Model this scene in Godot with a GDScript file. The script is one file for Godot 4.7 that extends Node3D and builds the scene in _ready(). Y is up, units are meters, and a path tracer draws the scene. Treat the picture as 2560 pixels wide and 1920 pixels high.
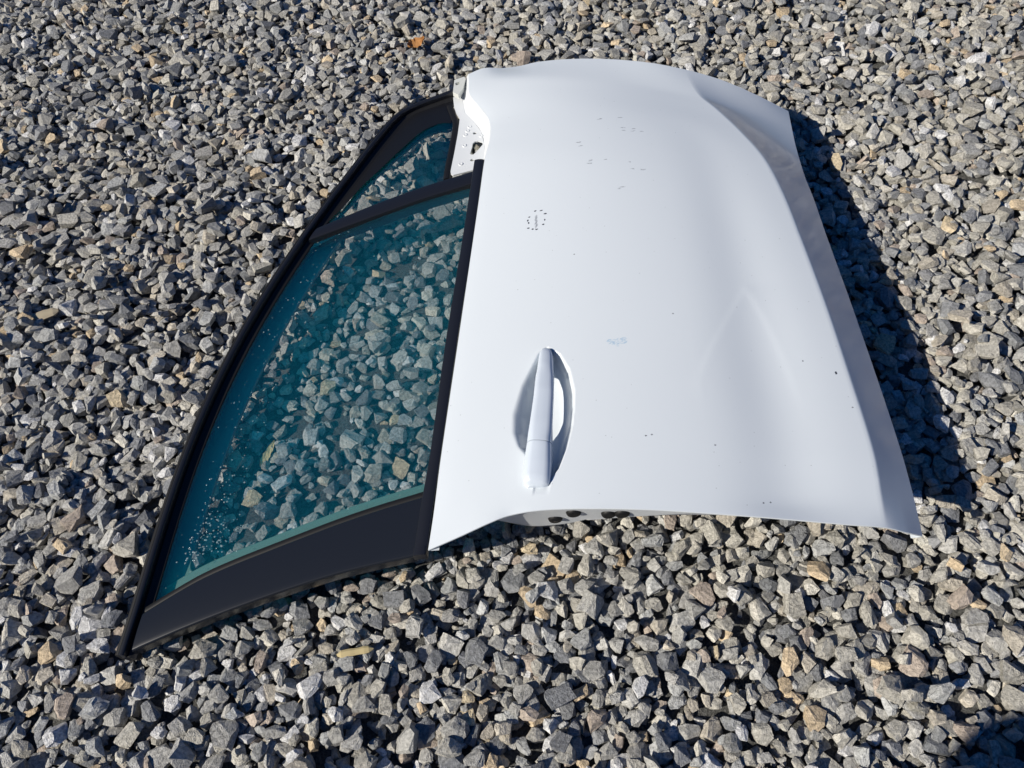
extends Node3D

# A white car door lying on crushed stone in hard sunlight. Metres, y up; y = 0 is the mean top of the gravel.

var rng := RandomNumberGenerator.new()
var door: Node3D
var ground: MeshInstance3D
var skin_x := PackedFloat32Array()
const HANDLE := [Vector3(0.0553, 0.1800, -0.6811), Vector3(0.0212, 0.1800, -0.4591)]


func _ready() -> void:
	rng.seed = 20417
	# ---- camera, sky, sun, exposure
	var cam := Camera3D.new()
	cam.name = "camera"
	cam.fov = 53.13
	cam.near = 0.05
	cam.far = 400.0
	cam.position = Vector3(0, 1.10, 0)
	cam.basis = Basis(Vector3.RIGHT, deg_to_rad(-56.0)) * Basis(Vector3.BACK, deg_to_rad(-5.0))
	add_child(cam)
	cam.current = true
	var sky := ProceduralSkyMaterial.new()
	sky.sky_top_color = Color(0.10, 0.44, 0.85)
	sky.sky_horizon_color = Color(0.43, 0.72, 0.92)
	sky.sky_curve = 0.12
	sky.ground_bottom_color = Color(0.42, 0.42, 0.41)
	sky.ground_horizon_color = Color(0.50, 0.51, 0.52)
	sky.sky_energy_multiplier = 0.46
	sky.ground_energy_multiplier = 0.55
	var env := Environment.new()
	env.background_mode = Environment.BG_SKY
	env.sky = Sky.new()
	env.sky.sky_material = sky
	env.tonemap_mode = Environment.TONE_MAPPER_LINEAR
	env.tonemap_exposure = 1.5
	env.sdfgi_enabled = true
	env.ssao_enabled = true
	env.ssil_enabled = true
	var we := WorldEnvironment.new()
	we.name = "world"
	we.environment = env
	add_child(we)
	var sun := DirectionalLight3D.new()
	sun.name = "sun"
	sun.light_energy = 1.2
	sun.light_color = Color(1.0, 0.972, 0.925)
	sun.light_angular_distance = 0.53
	sun.shadow_enabled = true
	var el := deg_to_rad(35.0)
	var az := deg_to_rad(23.0)
	sun.basis = Basis.looking_at(Vector3(cos(az) * cos(el), -sin(el), -sin(az) * cos(el)), Vector3.UP)
	add_child(sun)
	materials()
	build_gravel()
	build_door()
	build_litter()


# ------------------------------------------------------------------ materials
var paint: StandardMaterial3D
var bare: StandardMaterial3D
var trim: StandardMaterial3D
var rubber: StandardMaterial3D
var gloss_black: StandardMaterial3D
var glass: StandardMaterial3D
var print_black: StandardMaterial3D
var water: StandardMaterial3D
var cap_grey: StandardMaterial3D
var flange: StandardMaterial3D
var dust_stone: StandardMaterial3D
var stone_tones: Array[Color] = []
var stone_mats: Array[StandardMaterial3D] = []
var stone_grain: ImageTexture
var stone_relief: ImageTexture


func plain(c: Color, rough: float, spec := 0.5) -> StandardMaterial3D:
	var m := StandardMaterial3D.new()
	m.albedo_color = c
	m.roughness = rough
	m.metallic_specular = spec
	return m


func materials() -> void:
	bare = plain(Color(0.83, 0.845, 0.855), 0.42)
	flange = plain(Color(0.38, 0.50, 0.46), 0.45)
	cap_grey = plain(Color(0.80, 0.81, 0.79), 0.5)
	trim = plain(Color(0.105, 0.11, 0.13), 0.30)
	rubber = plain(Color(0.085, 0.085, 0.09), 0.55, 0.4)
	gloss_black = plain(Color(0.115, 0.125, 0.145), 0.20)
	print_black = plain(Color(0.05, 0.05, 0.055), 0.5)
	glass = plain(Color(0.02, 0.24, 0.42, 0.12), 0.02)
	glass.backlight_enabled = true
	glass.backlight = Color(0.10, 0.61, 0.68)
	glass.transparency = BaseMaterial3D.TRANSPARENCY_ALPHA
	water = plain(Color(0.75, 0.82, 0.82, 0.25), 0.08)
	water.transparency = BaseMaterial3D.TRANSPARENCY_ALPHA
	paint = plain(Color(0.868, 0.892, 0.908), 0.30)
	paint.clearcoat_enabled = true
	paint.clearcoat = 0.8
	paint.clearcoat_roughness = 0.10
	paint.albedo_texture = paint_marks()
	# stone: grain and fracture relief shared by all stones
	var n1 := FastNoiseLite.new()
	n1.seed = 5
	n1.noise_type = FastNoiseLite.TYPE_SIMPLEX
	n1.frequency = 0.034
	n1.fractal_type = FastNoiseLite.FRACTAL_RIDGED
	n1.fractal_octaves = 5
	n1.fractal_gain = 0.6
	var n2 := FastNoiseLite.new()
	n2.seed = 9
	n2.noise_type = FastNoiseLite.TYPE_SIMPLEX
	n2.frequency = 0.02
	n2.fractal_octaves = 6
	n2.fractal_gain = 0.68
	var size := 768
	var veins := n1.get_seamless_image(size, size)
	var grain := n2.get_seamless_image(size, size)
	var a := Image.create(size, size, false, Image.FORMAT_RGB8)
	var b := Image.create(size, size, false, Image.FORMAT_R8)
	for y in size:
		for x in size:
			var v := veins.get_pixel(x, y).r
			var g := grain.get_pixel(x, y).r
			var t := clampf(0.60 + (g - 0.5) * 0.85 + maxf(v - 0.70, 0.0) * 1.4, 0.15, 1.0)
			a.set_pixel(x, y, Color(t, t, t * (0.985 + 0.02 * g)).linear_to_srgb())
			var h := clampf(0.5 * g + 0.5 * v, 0.0, 1.0)
			b.set_pixel(x, y, Color(h, h, h))
	stone_grain = ImageTexture.create_from_image(a)
	b.convert(Image.FORMAT_RGBA8)
	b.bump_map_to_normal_map(26.0)
	stone_relief = ImageTexture.create_from_image(b)
	for i in 32:
		var k := rng.randf()
		var c: Color
		var l := rng.randf_range(0.78, 1.22)
		if i < 11:
			c = Color(0.340, 0.335, 0.322) * l
		elif i < 16:
			c = Color(0.320, 0.325, 0.326) * l
		elif i < 22:
			c = Color(0.375, 0.360, 0.325) * l
		elif i < 26:
			c = Color(0.17, 0.175, 0.185) * l
		elif i < 28:
			c = Color(0.43, 0.395, 0.34) * l
		elif i < 29:
			c = Color(0.46, 0.37, 0.26)
		elif i < 30:
			c = Color(0.34, 0.29, 0.25)
		else:
			c = Color(0.62, 0.62, 0.61)
		c.b *= 0.985
		c.a = 1.0
		stone_tones.append(c)
		var m := stone_material()
		m.albedo_color = Color(minf(c.r * 2.0, 1.0), minf(c.g * 2.0, 1.0), minf(c.b * 2.0, 1.0)).linear_to_srgb()
		stone_mats.append(m)
	dust_stone = stone_material()
	dust_stone.vertex_color_use_as_albedo = true


func stone_material() -> StandardMaterial3D:
	var m := StandardMaterial3D.new()
	m.roughness = 0.9
	m.metallic_specular = 0.35
	m.albedo_texture = stone_grain
	m.normal_enabled = true
	m.normal_texture = stone_relief
	m.normal_scale = 1.0
	m.uv1_triplanar = true
	m.uv1_world_triplanar = true
	m.uv1_scale = Vector3.ONE * 9.0
	return m


func spot(im: Image, p: Vector2, rx: float, ry: float, turn: float, c: Color, ragged: float) -> void:
	# a small scuff or chip in the paint, in plan metres
	var s := 2048.0
	var o := Vector2((p.x + 0.2) / 0.9 * s, (p.y + 1.5) / 1.2 * s)
	var kx := s / 0.9
	var kz := s / 1.2
	var r := maxf(rx, ry) * kx + 2.0
	for yy in range(int(o.y - r), int(o.y + r) + 1):
		for xx in range(int(o.x - r), int(o.x + r) + 1):
			var d := Vector2((xx - o.x) / kx, (yy - o.y) / kz).rotated(-turn)
			var q := Vector2(d.x / rx, d.y / ry).length() + rng.randf_range(-ragged, ragged)
			if q < 1.0 and xx >= 0 and yy >= 0 and xx < 2048 and yy < 2048:
				im.set_pixel(xx, yy, im.get_pixel(xx, yy).lerp(c, c.a))


func paint_marks() -> ImageTexture:
	var im := Image.create(2048, 2048, false, Image.FORMAT_RGB8)
	im.fill(Color(0.95, 0.955, 0.96))
	var ring: Array = [Vector2(0.0650, -0.9758), Vector2(0.0752, -0.9738), Vector2(0.0813, -0.9643), Vector2(0.0791, -0.9503), Vector2(0.0757, -0.9407), Vector2(0.0635, -0.9327), Vector2(0.0572, -0.9351), Vector2(0.0504, -0.9397), Vector2(0.0517, -0.9515), Vector2(0.0508, -0.9576), Vector2(0.0539, -0.9649)]
	var mid := Vector2.ZERO
	for p in ring:
		mid += p / ring.size()
	for p in ring:
		var t: float = (p - mid).angle() + PI / 2
		spot(im, p, rng.randf_range(0.0019, 0.0030), rng.randf_range(0.0010, 0.0014), rng.randf_range(-0.5, 0.3) if absf(p.y - mid.y) > 0.008 else t, Color(0.14, 0.13, 0.16, 1.0), 0.12)
	var sm: Vector2 = Vector2(0.0663, -0.9505)
	for k in 9:
		spot(im, sm + Vector2(-0.001 + 0.0012 * sin(k * 2.1) - k * 0.0002, -0.012 + k * 0.003), 0.0012, 0.003, 0.35, Color(0.45, 0.45, 0.47, 0.45), 0.7)
	for p in [Vector2(0.2033, -1.1880), Vector2(0.2419, -1.1867), Vector2(0.2423, -1.1542), Vector2(0.2410, -1.1462), Vector2(0.2584, -1.1488), Vector2(0.2584, -1.1422), Vector2(0.2727, -1.1393), Vector2(0.1583, -1.1281), Vector2(0.1603, -1.1182), Vector2(0.1734, -1.0741), Vector2(0.1704, -1.0668), Vector2(0.1976, -1.0709), Vector2(0.2387, -1.0579), Vector2(0.2430, -1.0398), Vector2(0.2585, -1.0356), Vector2(0.2163, -0.9977), Vector2(0.2137, -0.9943)]:
		for k in rng.randi_range(2, 4):
			spot(im, p + Vector2(rng.randf_range(-0.003, 0.003), rng.randf_range(-0.0012, 0.0012)), rng.randf_range(0.0010, 0.0034), rng.randf_range(0.0003, 0.0008), rng.randf_range(-0.15, 0.35), Color(0.48, 0.48, 0.50, 0.5), 0.5)
	for p in [Vector2(0.4651, -0.5970), Vector2(0.4709, -0.5390), Vector2(0.1759, -0.5154), Vector2(0.1842, -0.5160), Vector2(0.2658, -0.4919), Vector2(0.1183, -0.8612), Vector2(0.2513, -0.7188), Vector2(0.3106, -0.4053), Vector2(0.3202, -0.4057), Vector2(0.4239, -0.6219)]:
		spot(im, p, 0.0011, 0.0009, 0.0, Color(0.25, 0.25, 0.27, 0.8), 0.4)
	for k in 130:
		spot(im, Vector2(rng.randf_range(-0.12, 0.5), rng.randf_range(-1.35, -0.4)), rng.randf_range(0.0004, 0.0008), 0.0005, 0.0, Color(0.5, 0.5, 0.5, 0.5), 0.4)
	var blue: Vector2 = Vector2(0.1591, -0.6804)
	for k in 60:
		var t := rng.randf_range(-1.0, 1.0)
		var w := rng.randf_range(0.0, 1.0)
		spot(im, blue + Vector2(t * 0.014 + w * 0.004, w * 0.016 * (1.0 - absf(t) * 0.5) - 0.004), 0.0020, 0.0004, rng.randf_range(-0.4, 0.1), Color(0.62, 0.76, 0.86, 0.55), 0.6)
	var chip: Vector2 = ([Vector2(0.4651, -0.5970), Vector2(0.4709, -0.5390), Vector2(0.1759, -0.5154), Vector2(0.1842, -0.5160), Vector2(0.2658, -0.4919), Vector2(0.1183, -0.8612), Vector2(0.2513, -0.7188), Vector2(0.3106, -0.4053), Vector2(0.3202, -0.4057), Vector2(0.4239, -0.6219)])[0]
	spot(im, chip, 0.0016, 0.0026, 0.2, Color(0.2, 0.2, 0.22, 1.0), 0.3)
	return ImageTexture.create_from_image(im)


# ------------------------------------------------------------------ mesh helpers
func mesh_of(v: PackedVector3Array, f: PackedInt32Array, smooth := true, uv := PackedVector2Array()) -> ArrayMesh:
	var arr := []
	arr.resize(Mesh.ARRAY_MAX)
	arr[Mesh.ARRAY_VERTEX] = v
	arr[Mesh.ARRAY_INDEX] = f
	if uv.size():
		arr[Mesh.ARRAY_TEX_UV] = uv
	if smooth:
		var n := PackedVector3Array()
		n.resize(v.size())
		for i in range(0, f.size(), 3):
			var q := (v[f[i + 2]] - v[f[i]]).cross(v[f[i + 1]] - v[f[i]])
			n[f[i]] += q
			n[f[i + 1]] += q
			n[f[i + 2]] += q
		for i in n.size():
			n[i] = n[i].normalized()
		arr[Mesh.ARRAY_NORMAL] = n
	var m := ArrayMesh.new()
	m.add_surface_from_arrays(Mesh.PRIMITIVE_TRIANGLES, arr)
	return m


func put(called: String, mesh: Mesh, mat: Material, parent: Node3D) -> MeshInstance3D:
	var o := MeshInstance3D.new()
	o.name = called
	o.mesh = mesh
	o.material_override = mat
	parent.add_child(o, true)
	return o


# rows of points -> one smooth sheet
func sheet(rows: Array, v: PackedVector3Array, f: PackedInt32Array) -> void:
	var w: int = rows[0].size()
	var first := v.size()
	for r in rows:
		v.append_array(r)
	for i in rows.size() - 1:
		for j in w - 1:
			var a := first + i * w + j
			f.append_array([a, a + 1, a + w, a + 1, a + w + 1, a + w])


func along(pts: Array, t: float) -> Vector3:
	# point at share t of a polyline's length, smoothed through its corners
	var total := 0.0
	for i in pts.size() - 1:
		total += pts[i].distance_to(pts[i + 1])
	var want := clampf(t, 0.0, 1.0) * total
	for i in pts.size() - 1:
		var d: float = pts[i].distance_to(pts[i + 1])
		if want <= d or i == pts.size() - 2:
			var k := clampf(want / d, 0.0, 1.0)
			var p0: Vector3 = pts[maxi(i - 1, 0)]
			var p3: Vector3 = pts[mini(i + 2, pts.size() - 1)]
			var a: Vector3 = pts[i]
			var b: Vector3 = pts[i + 1]
			var da := (b - p0).normalized() * d * (0.0 if i == 0 else 1.0) + (b - a) * (1.0 if i == 0 else 0.0)
			var db := (p3 - a).normalized() * d * (0.0 if i == pts.size() - 2 else 1.0) + (b - a) * (1.0 if i == pts.size() - 2 else 0.0)
			return hermite(a, b, da, db, k)
		want -= d
	return pts[-1]


func hermite(a: Vector3, b: Vector3, da: Vector3, db: Vector3, k: float) -> Vector3:
	var k2 := k * k
	var k3 := k2 * k
	return a * (2 * k3 - 3 * k2 + 1) + da * (k3 - 2 * k2 + k) + b * (3 * k2 - 2 * k3) + db * (k3 - k2)


func line(pts: Array, n: int) -> PackedVector3Array:
	var out := PackedVector3Array()
	for i in n:
		out.append(along(pts, float(i) / (n - 1)))
	return out


# sheet between two lines, with a rounded edge and thickness
func slab(one: PackedVector3Array, two: PackedVector3Array, across: int, thick: float, drop := 0.0, swell := 0.0, bevel := 0.0015) -> ArrayMesh:
	var rows := []
	for i in one.size():
		var a := one[i] + Vector3(0, drop, 0)
		var b := two[i] + Vector3(0, drop, 0)
		var side := (b - a).normalized()
		var r := PackedVector3Array()
		r.append(a + Vector3(0, -thick, 0))
		r.append(a + Vector3(0, -bevel, 0))
		r.append(a + Vector3(0, -bevel * 0.3, 0) + side * bevel * 0.3)
		for j in across + 1:
			var k := float(j) / across
			r.append((a + side * bevel).lerp(b - side * bevel, k) + Vector3(0, swell * 4.0 * k * (1.0 - k), 0))
		r.append(b + Vector3(0, -bevel * 0.3, 0) - side * bevel * 0.3)
		r.append(b + Vector3(0, -bevel, 0))
		r.append(b + Vector3(0, -thick, 0))
		rows.append(r)
	var v := PackedVector3Array()
	var f := PackedInt32Array()
	sheet(rows, v, f)
	for e in [0, rows.size() - 1]:
		var r: PackedVector3Array = rows[e]
		var c := Vector3.ZERO
		for p in r:
			c += p / r.size()
		var first := v.size()
		v.append(c)
		v.append_array(r)
		for j in r.size():
			var k := (j + 1) % r.size()
			if e == 0:
				f.append_array([first, first + 1 + k, first + 1 + j])
			else:
				f.append_array([first, first + 1 + j, first + 1 + k])
	return mesh_of(v, f)


# a bar along a line: profile points are (inwards, up)
func sweep(path: PackedVector3Array, profile: Array) -> ArrayMesh:
	var rows := []
	for i in path.size():
		var t := (path[mini(i + 1, path.size() - 1)] - path[maxi(i - 1, 0)]).normalized()
		var side := Vector3(-t.z, 0, t.x).normalized()
		var r := PackedVector3Array()
		for p in profile:
			r.append(path[i] + side * p.x + Vector3(0, p.y, 0))
		rows.append(r)
	var v := PackedVector3Array()
	var f := PackedInt32Array()
	sheet(rows, v, f)
	for e in [0, rows.size() - 1]:
		var r: PackedVector3Array = rows[e]
		var first := v.size()
		v.append_array(r)
		for j in range(1, r.size() - 1):
			f.append_array([first, first + j + 1, first + j] if e == 0 else [first, first + j, first + j + 1])
	return mesh_of(v, f)


func inset(path: PackedVector3Array, d: float, up: float) -> PackedVector3Array:
	var out := PackedVector3Array()
	for i in path.size():
		var t := (path[mini(i + 1, path.size() - 1)] - path[maxi(i - 1, 0)]).normalized()
		out.append(path[i] + Vector3(-t.z, 0, t.x).normalized() * d + Vector3(0, up, 0))
	return out


func shifted(path: PackedVector3Array, by: Vector3) -> PackedVector3Array:
	var out := PackedVector3Array()
	for p in path:
		out.append(p + by)
	return out


# flat-ish plate with holes cut through it; heights come from the outline's best plane
func holed_plate(outline: PackedVector3Array, holes: Array, thick: float) -> ArrayMesh:
	var poly := PackedVector2Array()
	for p in outline:
		poly.append(Vector2(p.x, p.z))
	if Geometry2D.is_polygon_clockwise(poly):
		poly.reverse()
	# plane fit through three far points of the outline
	var a := outline[0]
	var b := a
	var c := a
	for p in outline:
		if p.distance_to(a) > b.distance_to(a):
			b = p
	for p in outline:
		if (b - a).cross(p - a).length() > (b - a).cross(c - a).length():
			c = p
	var n := (b - a).cross(c - a).normalized()
	var high := func(q: Vector2) -> float: return a.y - (n.x * (q.x - a.x) + n.z * (q.y - a.z)) / n.y
	var loops := [poly]
	var joined := poly
	for h in holes:
		var ring := PackedVector2Array()
		for p in h:
			ring.append(Vector2(p.x, p.z))
		if not Geometry2D.is_polygon_clockwise(ring):
			ring.reverse()
		loops.append(ring)
		var best := 1e9
		var bi := 0
		var bj := 0
		for i in joined.size():
			for j in ring.size():
				var d := joined[i].distance_to(ring[j])
				if d < best:
					best = d
					bi = i
					bj = j
		var next := PackedVector2Array()
		for i in bi + 1:
			next.append(joined[i])
		for j in ring.size() + 1:
			next.append(ring[(bj + j) % ring.size()])
		next.append(joined[bi])
		for i in range(bi + 1, joined.size()):
			next.append(joined[i])
		joined = next
	var tri := ears(joined)
	var v := PackedVector3Array()
	var f := PackedInt32Array()
	for q in joined:
		v.append(Vector3(q.x, (high as Callable).call(q), q.y))
	for i in range(0, tri.size(), 3):
		var p := (v[tri[i + 2]] - v[tri[i]]).cross(v[tri[i + 1]] - v[tri[i]])
		if p.y > 0:
			f.append_array([tri[i], tri[i + 1], tri[i + 2]])
		else:
			f.append_array([tri[i], tri[i + 2], tri[i + 1]])
	for ring in loops:
		for i in ring.size():
			var p: Vector2 = ring[i]
			var q: Vector2 = ring[(i + 1) % ring.size()]
			var s := v.size()
			var hp: float = (high as Callable).call(p)
			var hq: float = (high as Callable).call(q)
			v.append_array([Vector3(p.x, hp, p.y), Vector3(q.x, hq, q.y), Vector3(q.x, hq - thick, q.y), Vector3(p.x, hp - thick, p.y)])
			f.append_array([s, s + 1, s + 2, s, s + 2, s + 3])
	return mesh_of(v, f, false)


# cuts a polygon, whose holes are joined to its rim, into triangles
func ears(poly: PackedVector2Array) -> PackedInt32Array:
	var left := []
	for i in poly.size():
		left.append(i)
	var area := 0.0
	for i in poly.size():
		area += poly[i].cross(poly[(i + 1) % poly.size()])
	var way := signf(area)
	var out := PackedInt32Array()
	var guard := 0
	while left.size() > 3 and guard < 4000:
		guard += 1
		var done := false
		for i in left.size():
			var a := poly[left[i - 1]]
			var b := poly[left[i]]
			var c := poly[left[(i + 1) % left.size()]]
			if (b - a).cross(c - b) * way <= 1e-12:
				continue
			var free := true
			for k in left:
				var p := poly[k]
				if p.distance_to(a) < 1e-7 or p.distance_to(b) < 1e-7 or p.distance_to(c) < 1e-7:
					continue
				if (b - a).cross(p - a) * way >= 0.0 and (c - b).cross(p - b) * way >= 0.0 and (a - c).cross(p - c) * way >= 0.0:
					free = false
					break
			if free:
				out.append_array([left[i - 1], left[i], left[(i + 1) % left.size()]])
				left.remove_at(i)
				done = true
				break
		if not done:
			left.remove_at(guard % left.size())
	out.append_array([left[0], left[1], left[2]])
	return out


func round_edge(pts: Array, centre: Vector3, r: float, n: int) -> PackedVector3Array:
	var out := PackedVector3Array()
	for i in n:
		var t := TAU * i / n
		out.append(centre + Vector3(cos(t) * r, 0, sin(t) * r * 0.9))
	return out


func lathe(profile: Array, n: int) -> ArrayMesh:
	# profile of (radius, height)
	var rows := []
	for p in profile:
		var r := PackedVector3Array()
		for i in n + 1:
			var t := TAU * i / n
			r.append(Vector3(cos(t) * p.x, p.y, sin(t) * p.x))
		rows.append(r)
	var v := PackedVector3Array()
	var f := PackedInt32Array()
	sheet(rows, v, f)
	return mesh_of(v, f)


# ------------------------------------------------------------------ gravel
func ico(freq: int) -> Array:
	var g := (1.0 + sqrt(5.0)) / 2.0
	var base := [Vector3(-1, g, 0), Vector3(1, g, 0), Vector3(-1, -g, 0), Vector3(1, -g, 0), Vector3(0, -1, g), Vector3(0, 1, g), Vector3(0, -1, -g), Vector3(0, 1, -g), Vector3(g, 0, -1), Vector3(g, 0, 1), Vector3(-g, 0, -1), Vector3(-g, 0, 1)]
	var faces := [[0, 11, 5], [0, 5, 1], [0, 1, 7], [0, 7, 10], [0, 10, 11], [1, 5, 9], [5, 11, 4], [11, 10, 2], [10, 7, 6], [7, 1, 8], [3, 9, 4], [3, 4, 2], [3, 2, 6], [3, 6, 8], [3, 8, 9], [4, 9, 5], [2, 4, 11], [6, 2, 10], [8, 6, 7], [9, 8, 1]]
	var v := PackedVector3Array()
	var f := PackedInt32Array()
	var seen := {}
	for t in faces:
		var a: Vector3 = base[t[0]]
		var b: Vector3 = base[t[1]]
		var c: Vector3 = base[t[2]]
		var id := []
		for i in freq + 1:
			var row := []
			for j in freq + 1 - i:
				var p := ((a * (freq - i - j) + b * i + c * j) / freq).normalized()
				var key := Vector3i((p * 4096.0).round())
				if not seen.has(key):
					seen[key] = v.size()
					v.append(p)
				row.append(seen[key])
			id.append(row)
		for i in freq:
			for j in freq - i:
				f.append_array([id[i][j], id[i][j + 1], id[i + 1][j]])
				if j < freq - i - 1:
					f.append_array([id[i + 1][j], id[i][j + 1], id[i + 1][j + 1]])
	return [v, f]


# one crushed stone: a block with its corners split off by planes, faces hackled, scaled to fill the box -1..1
func stone_shape(variant: int, fine: bool) -> Array:
	var r := RandomNumberGenerator.new()
	r.seed = 700 + variant
	var faces := []
	for k in 3:
		for s in [-1.0, 1.0]:
			var poly := PackedVector3Array()
			for q in [[-1, -1], [1, -1], [1, 1], [-1, 1]]:
				var p := Vector3.ZERO
				p[k] = s
				p[(k + 1) % 3] = q[0]
				p[(k + 2) % 3] = q[1]
				poly.append(p)
			faces.append(poly)
	for i in r.randi_range(9, 14):
		var n := Vector3(r.randfn(), r.randfn(), r.randfn()).normalized()
		var d := r.randf_range(0.60, 1.02)
		var kept := []
		var rim := []
		for poly in faces:
			var out := PackedVector3Array()
			for a in poly.size():
				var p: Vector3 = poly[a]
				var q: Vector3 = poly[(a + 1) % poly.size()]
				var dp := p.dot(n) - d
				var dq := q.dot(n) - d
				if dp <= 0.0:
					out.append(p)
				if (dp < 0.0 and dq > 0.0) or (dp > 0.0 and dq < 0.0):
					var x := p.lerp(q, dp / (dp - dq))
					out.append(x)
					rim.append(x)
			if out.size() > 2:
				kept.append(out)
		if rim.size() > 4:
			var mid := Vector3.ZERO
			for p in rim:
				mid += p / rim.size()
			var ax: Vector3 = (rim[0] - mid).normalized()
			var ay := n.cross(ax)
			rim.sort_custom(func(u, w): return atan2((u - mid).dot(ay), (u - mid).dot(ax)) < atan2((w - mid).dot(ay), (w - mid).dot(ax)))
			var cap := PackedVector3Array()
			for p in rim:
				if cap.is_empty() or (p.distance_to(cap[-1]) > 0.02 and p.distance_to(cap[0]) > 0.02):
					cap.append(p)
			if cap.size() > 2:
				kept.append(cap)
		faces = kept
	var rough := FastNoiseLite.new()
	rough.seed = 40 + variant
	rough.frequency = 1.1
	rough.fractal_octaves = 3
	var tris := PackedVector3Array()
	for poly in faces:
		var mid := Vector3.ZERO
		for p in poly:
			mid += p / poly.size()
		for a in poly.size():
			var p: Vector3 = poly[a]
			var q: Vector3 = poly[(a + 1) % poly.size()]
			if (p - mid).cross(q - mid).dot(mid) > 0.0:
				var t := p
				p = q
				q = t
			if fine:
				var x := (mid + p) / 2
				var y := (p + q) / 2
				var z := (mid + q) / 2
				tris.append_array([mid, x, z, x, p, y, z, y, q, x, y, z])
			else:
				if a > 0 and a < poly.size() - 1:
					tris.append_array([poly[0], p, q] if p == poly[a] else [poly[0], p, q])
	var lo := Vector3.ONE * 9.0
	var hi := -lo
	for i in tris.size():
		var p := tris[i]
		p *= 1.0 + 0.13 * rough.get_noise_3dv(p) + 0.095 * rough.get_noise_3dv(p * 3.4 + Vector3.ONE * 7.0)
		tris[i] = p
		lo = lo.min(p)
		hi = hi.max(p)
	var mid := (lo + hi) / 2
	var half := (hi - lo) / 2
	for i in tris.size():
		tris[i] = (tris[i] - mid) / half
	return [tris]


const CELL := 0.005
const X0 := -1.62
const Z0 := -2.45
const NX := 648
const NZ := 532
var level := PackedFloat32Array()


func settle(b: Basis, x: float, z: float, commit: bool, y_at := 0.0) -> float:
	var rx := Vector3(b.x.x, b.y.x, b.z.x) * 0.93
	var ry := Vector3(b.x.y, b.y.y, b.z.y) * 0.93
	var rz := Vector3(b.x.z, b.y.z, b.z.z) * 0.93
	var sxx := rx.dot(rx)
	var szz := rz.dot(rz)
	var sxz := rx.dot(rz)
	var sxy := rx.dot(ry)
	var szy := rz.dot(ry)
	var det := maxf(sxx * szz - sxz * sxz, 1e-14)
	var ixx := szz / det
	var izz := sxx / det
	var ixz := -sxz / det
	var p := ixx * sxy + ixz * szy
	var q := ixz * sxy + izz * szy
	var vy := maxf(ry.dot(ry) - (sxy * p + szy * q), 1e-10)
	var i0 := maxi(int((x - sqrt(sxx) - X0) / CELL), 0)
	var i1 := mini(int((x + sqrt(sxx) - X0) / CELL) + 1, NX - 1)
	var j0 := maxi(int((z - sqrt(szz) - Z0) / CELL), 0)
	var j1 := mini(int((z + sqrt(szz) - Z0) / CELL) + 1, NZ - 1)
	var best := -1.0
	for j in range(j0, j1 + 1):
		var dz := Z0 + (j + 0.5) * CELL - z
		for i in range(i0, i1 + 1):
			var dx := X0 + (i + 0.5) * CELL - x
			var m := dx * dx * ixx + 2.0 * dx * dz * ixz + dz * dz * izz
			if m < 1.0:
				var t := sqrt((1.0 - m) * vy)
				var at := p * dx + q * dz
				var k := j * NX + i
				if commit:
					level[k] = maxf(level[k], y_at + at + t)
				else:
					best = maxf(best, level[k] - at + t)
	return best


var sunk := PackedVector2Array()
var places := []  # [basis, position, variant, tone, size]


func drop(a: float, tries: int, sink: float) -> void:
	var flat := rng.randf_range(0.30, 0.70)
	var long := rng.randf_range(0.56, 1.0)
	var tilt := absf(rng.randfn(0.0, 0.28)) if rng.randf() < 0.85 else rng.randf_range(0.5, 1.5)
	var axis := Vector3(1, 0, 0).rotated(Vector3.UP, rng.randf() * TAU)
	var b := Basis(axis, tilt) * Basis(Vector3.UP, rng.randf() * TAU) * Basis.from_scale(Vector3(a, a * flat, a * long))
	var best := 1e9
	var at := Vector3.ZERO
	var x0 := rng.randf_range(X0 + 0.05, X0 + NX * CELL - 0.05)
	var z0 := rng.randf_range(Z0 + 0.05, Z0 + NZ * CELL - 0.05)
	if a > 0.008 and rng.randf() < 0.52 and Geometry2D.is_point_in_polygon(Vector2(x0, z0), sunk):
		return  # the bed lies a little lower under the window
	if x0 > 0.06 and x0 < 0.42 and z0 > -1.28 and z0 < -0.52:
		return  # under the middle of the door, where nothing can see them
	for k in tries:
		var x := x0 + (rng.randf_range(-0.03, 0.03) if k else 0.0)
		var z := z0 + (rng.randf_range(-0.03, 0.03) if k else 0.0)
		var y := settle(b, x, z, false)
		if y < best:
			best = y
			at = Vector3(x, y, z)
	at.y -= sink * a * flat
	settle(b, at.x, at.z, true, at.y)
	var tone := rng.randi() % stone_tones.size()
	if tone < 16 and at.x > 0.25 and rng.randf() < 0.45:
		tone = 16 + tone % 6  # warmer light of this side, put into the stone tones
	places.append([b, at, rng.randi() % 40, tone, a])


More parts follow.
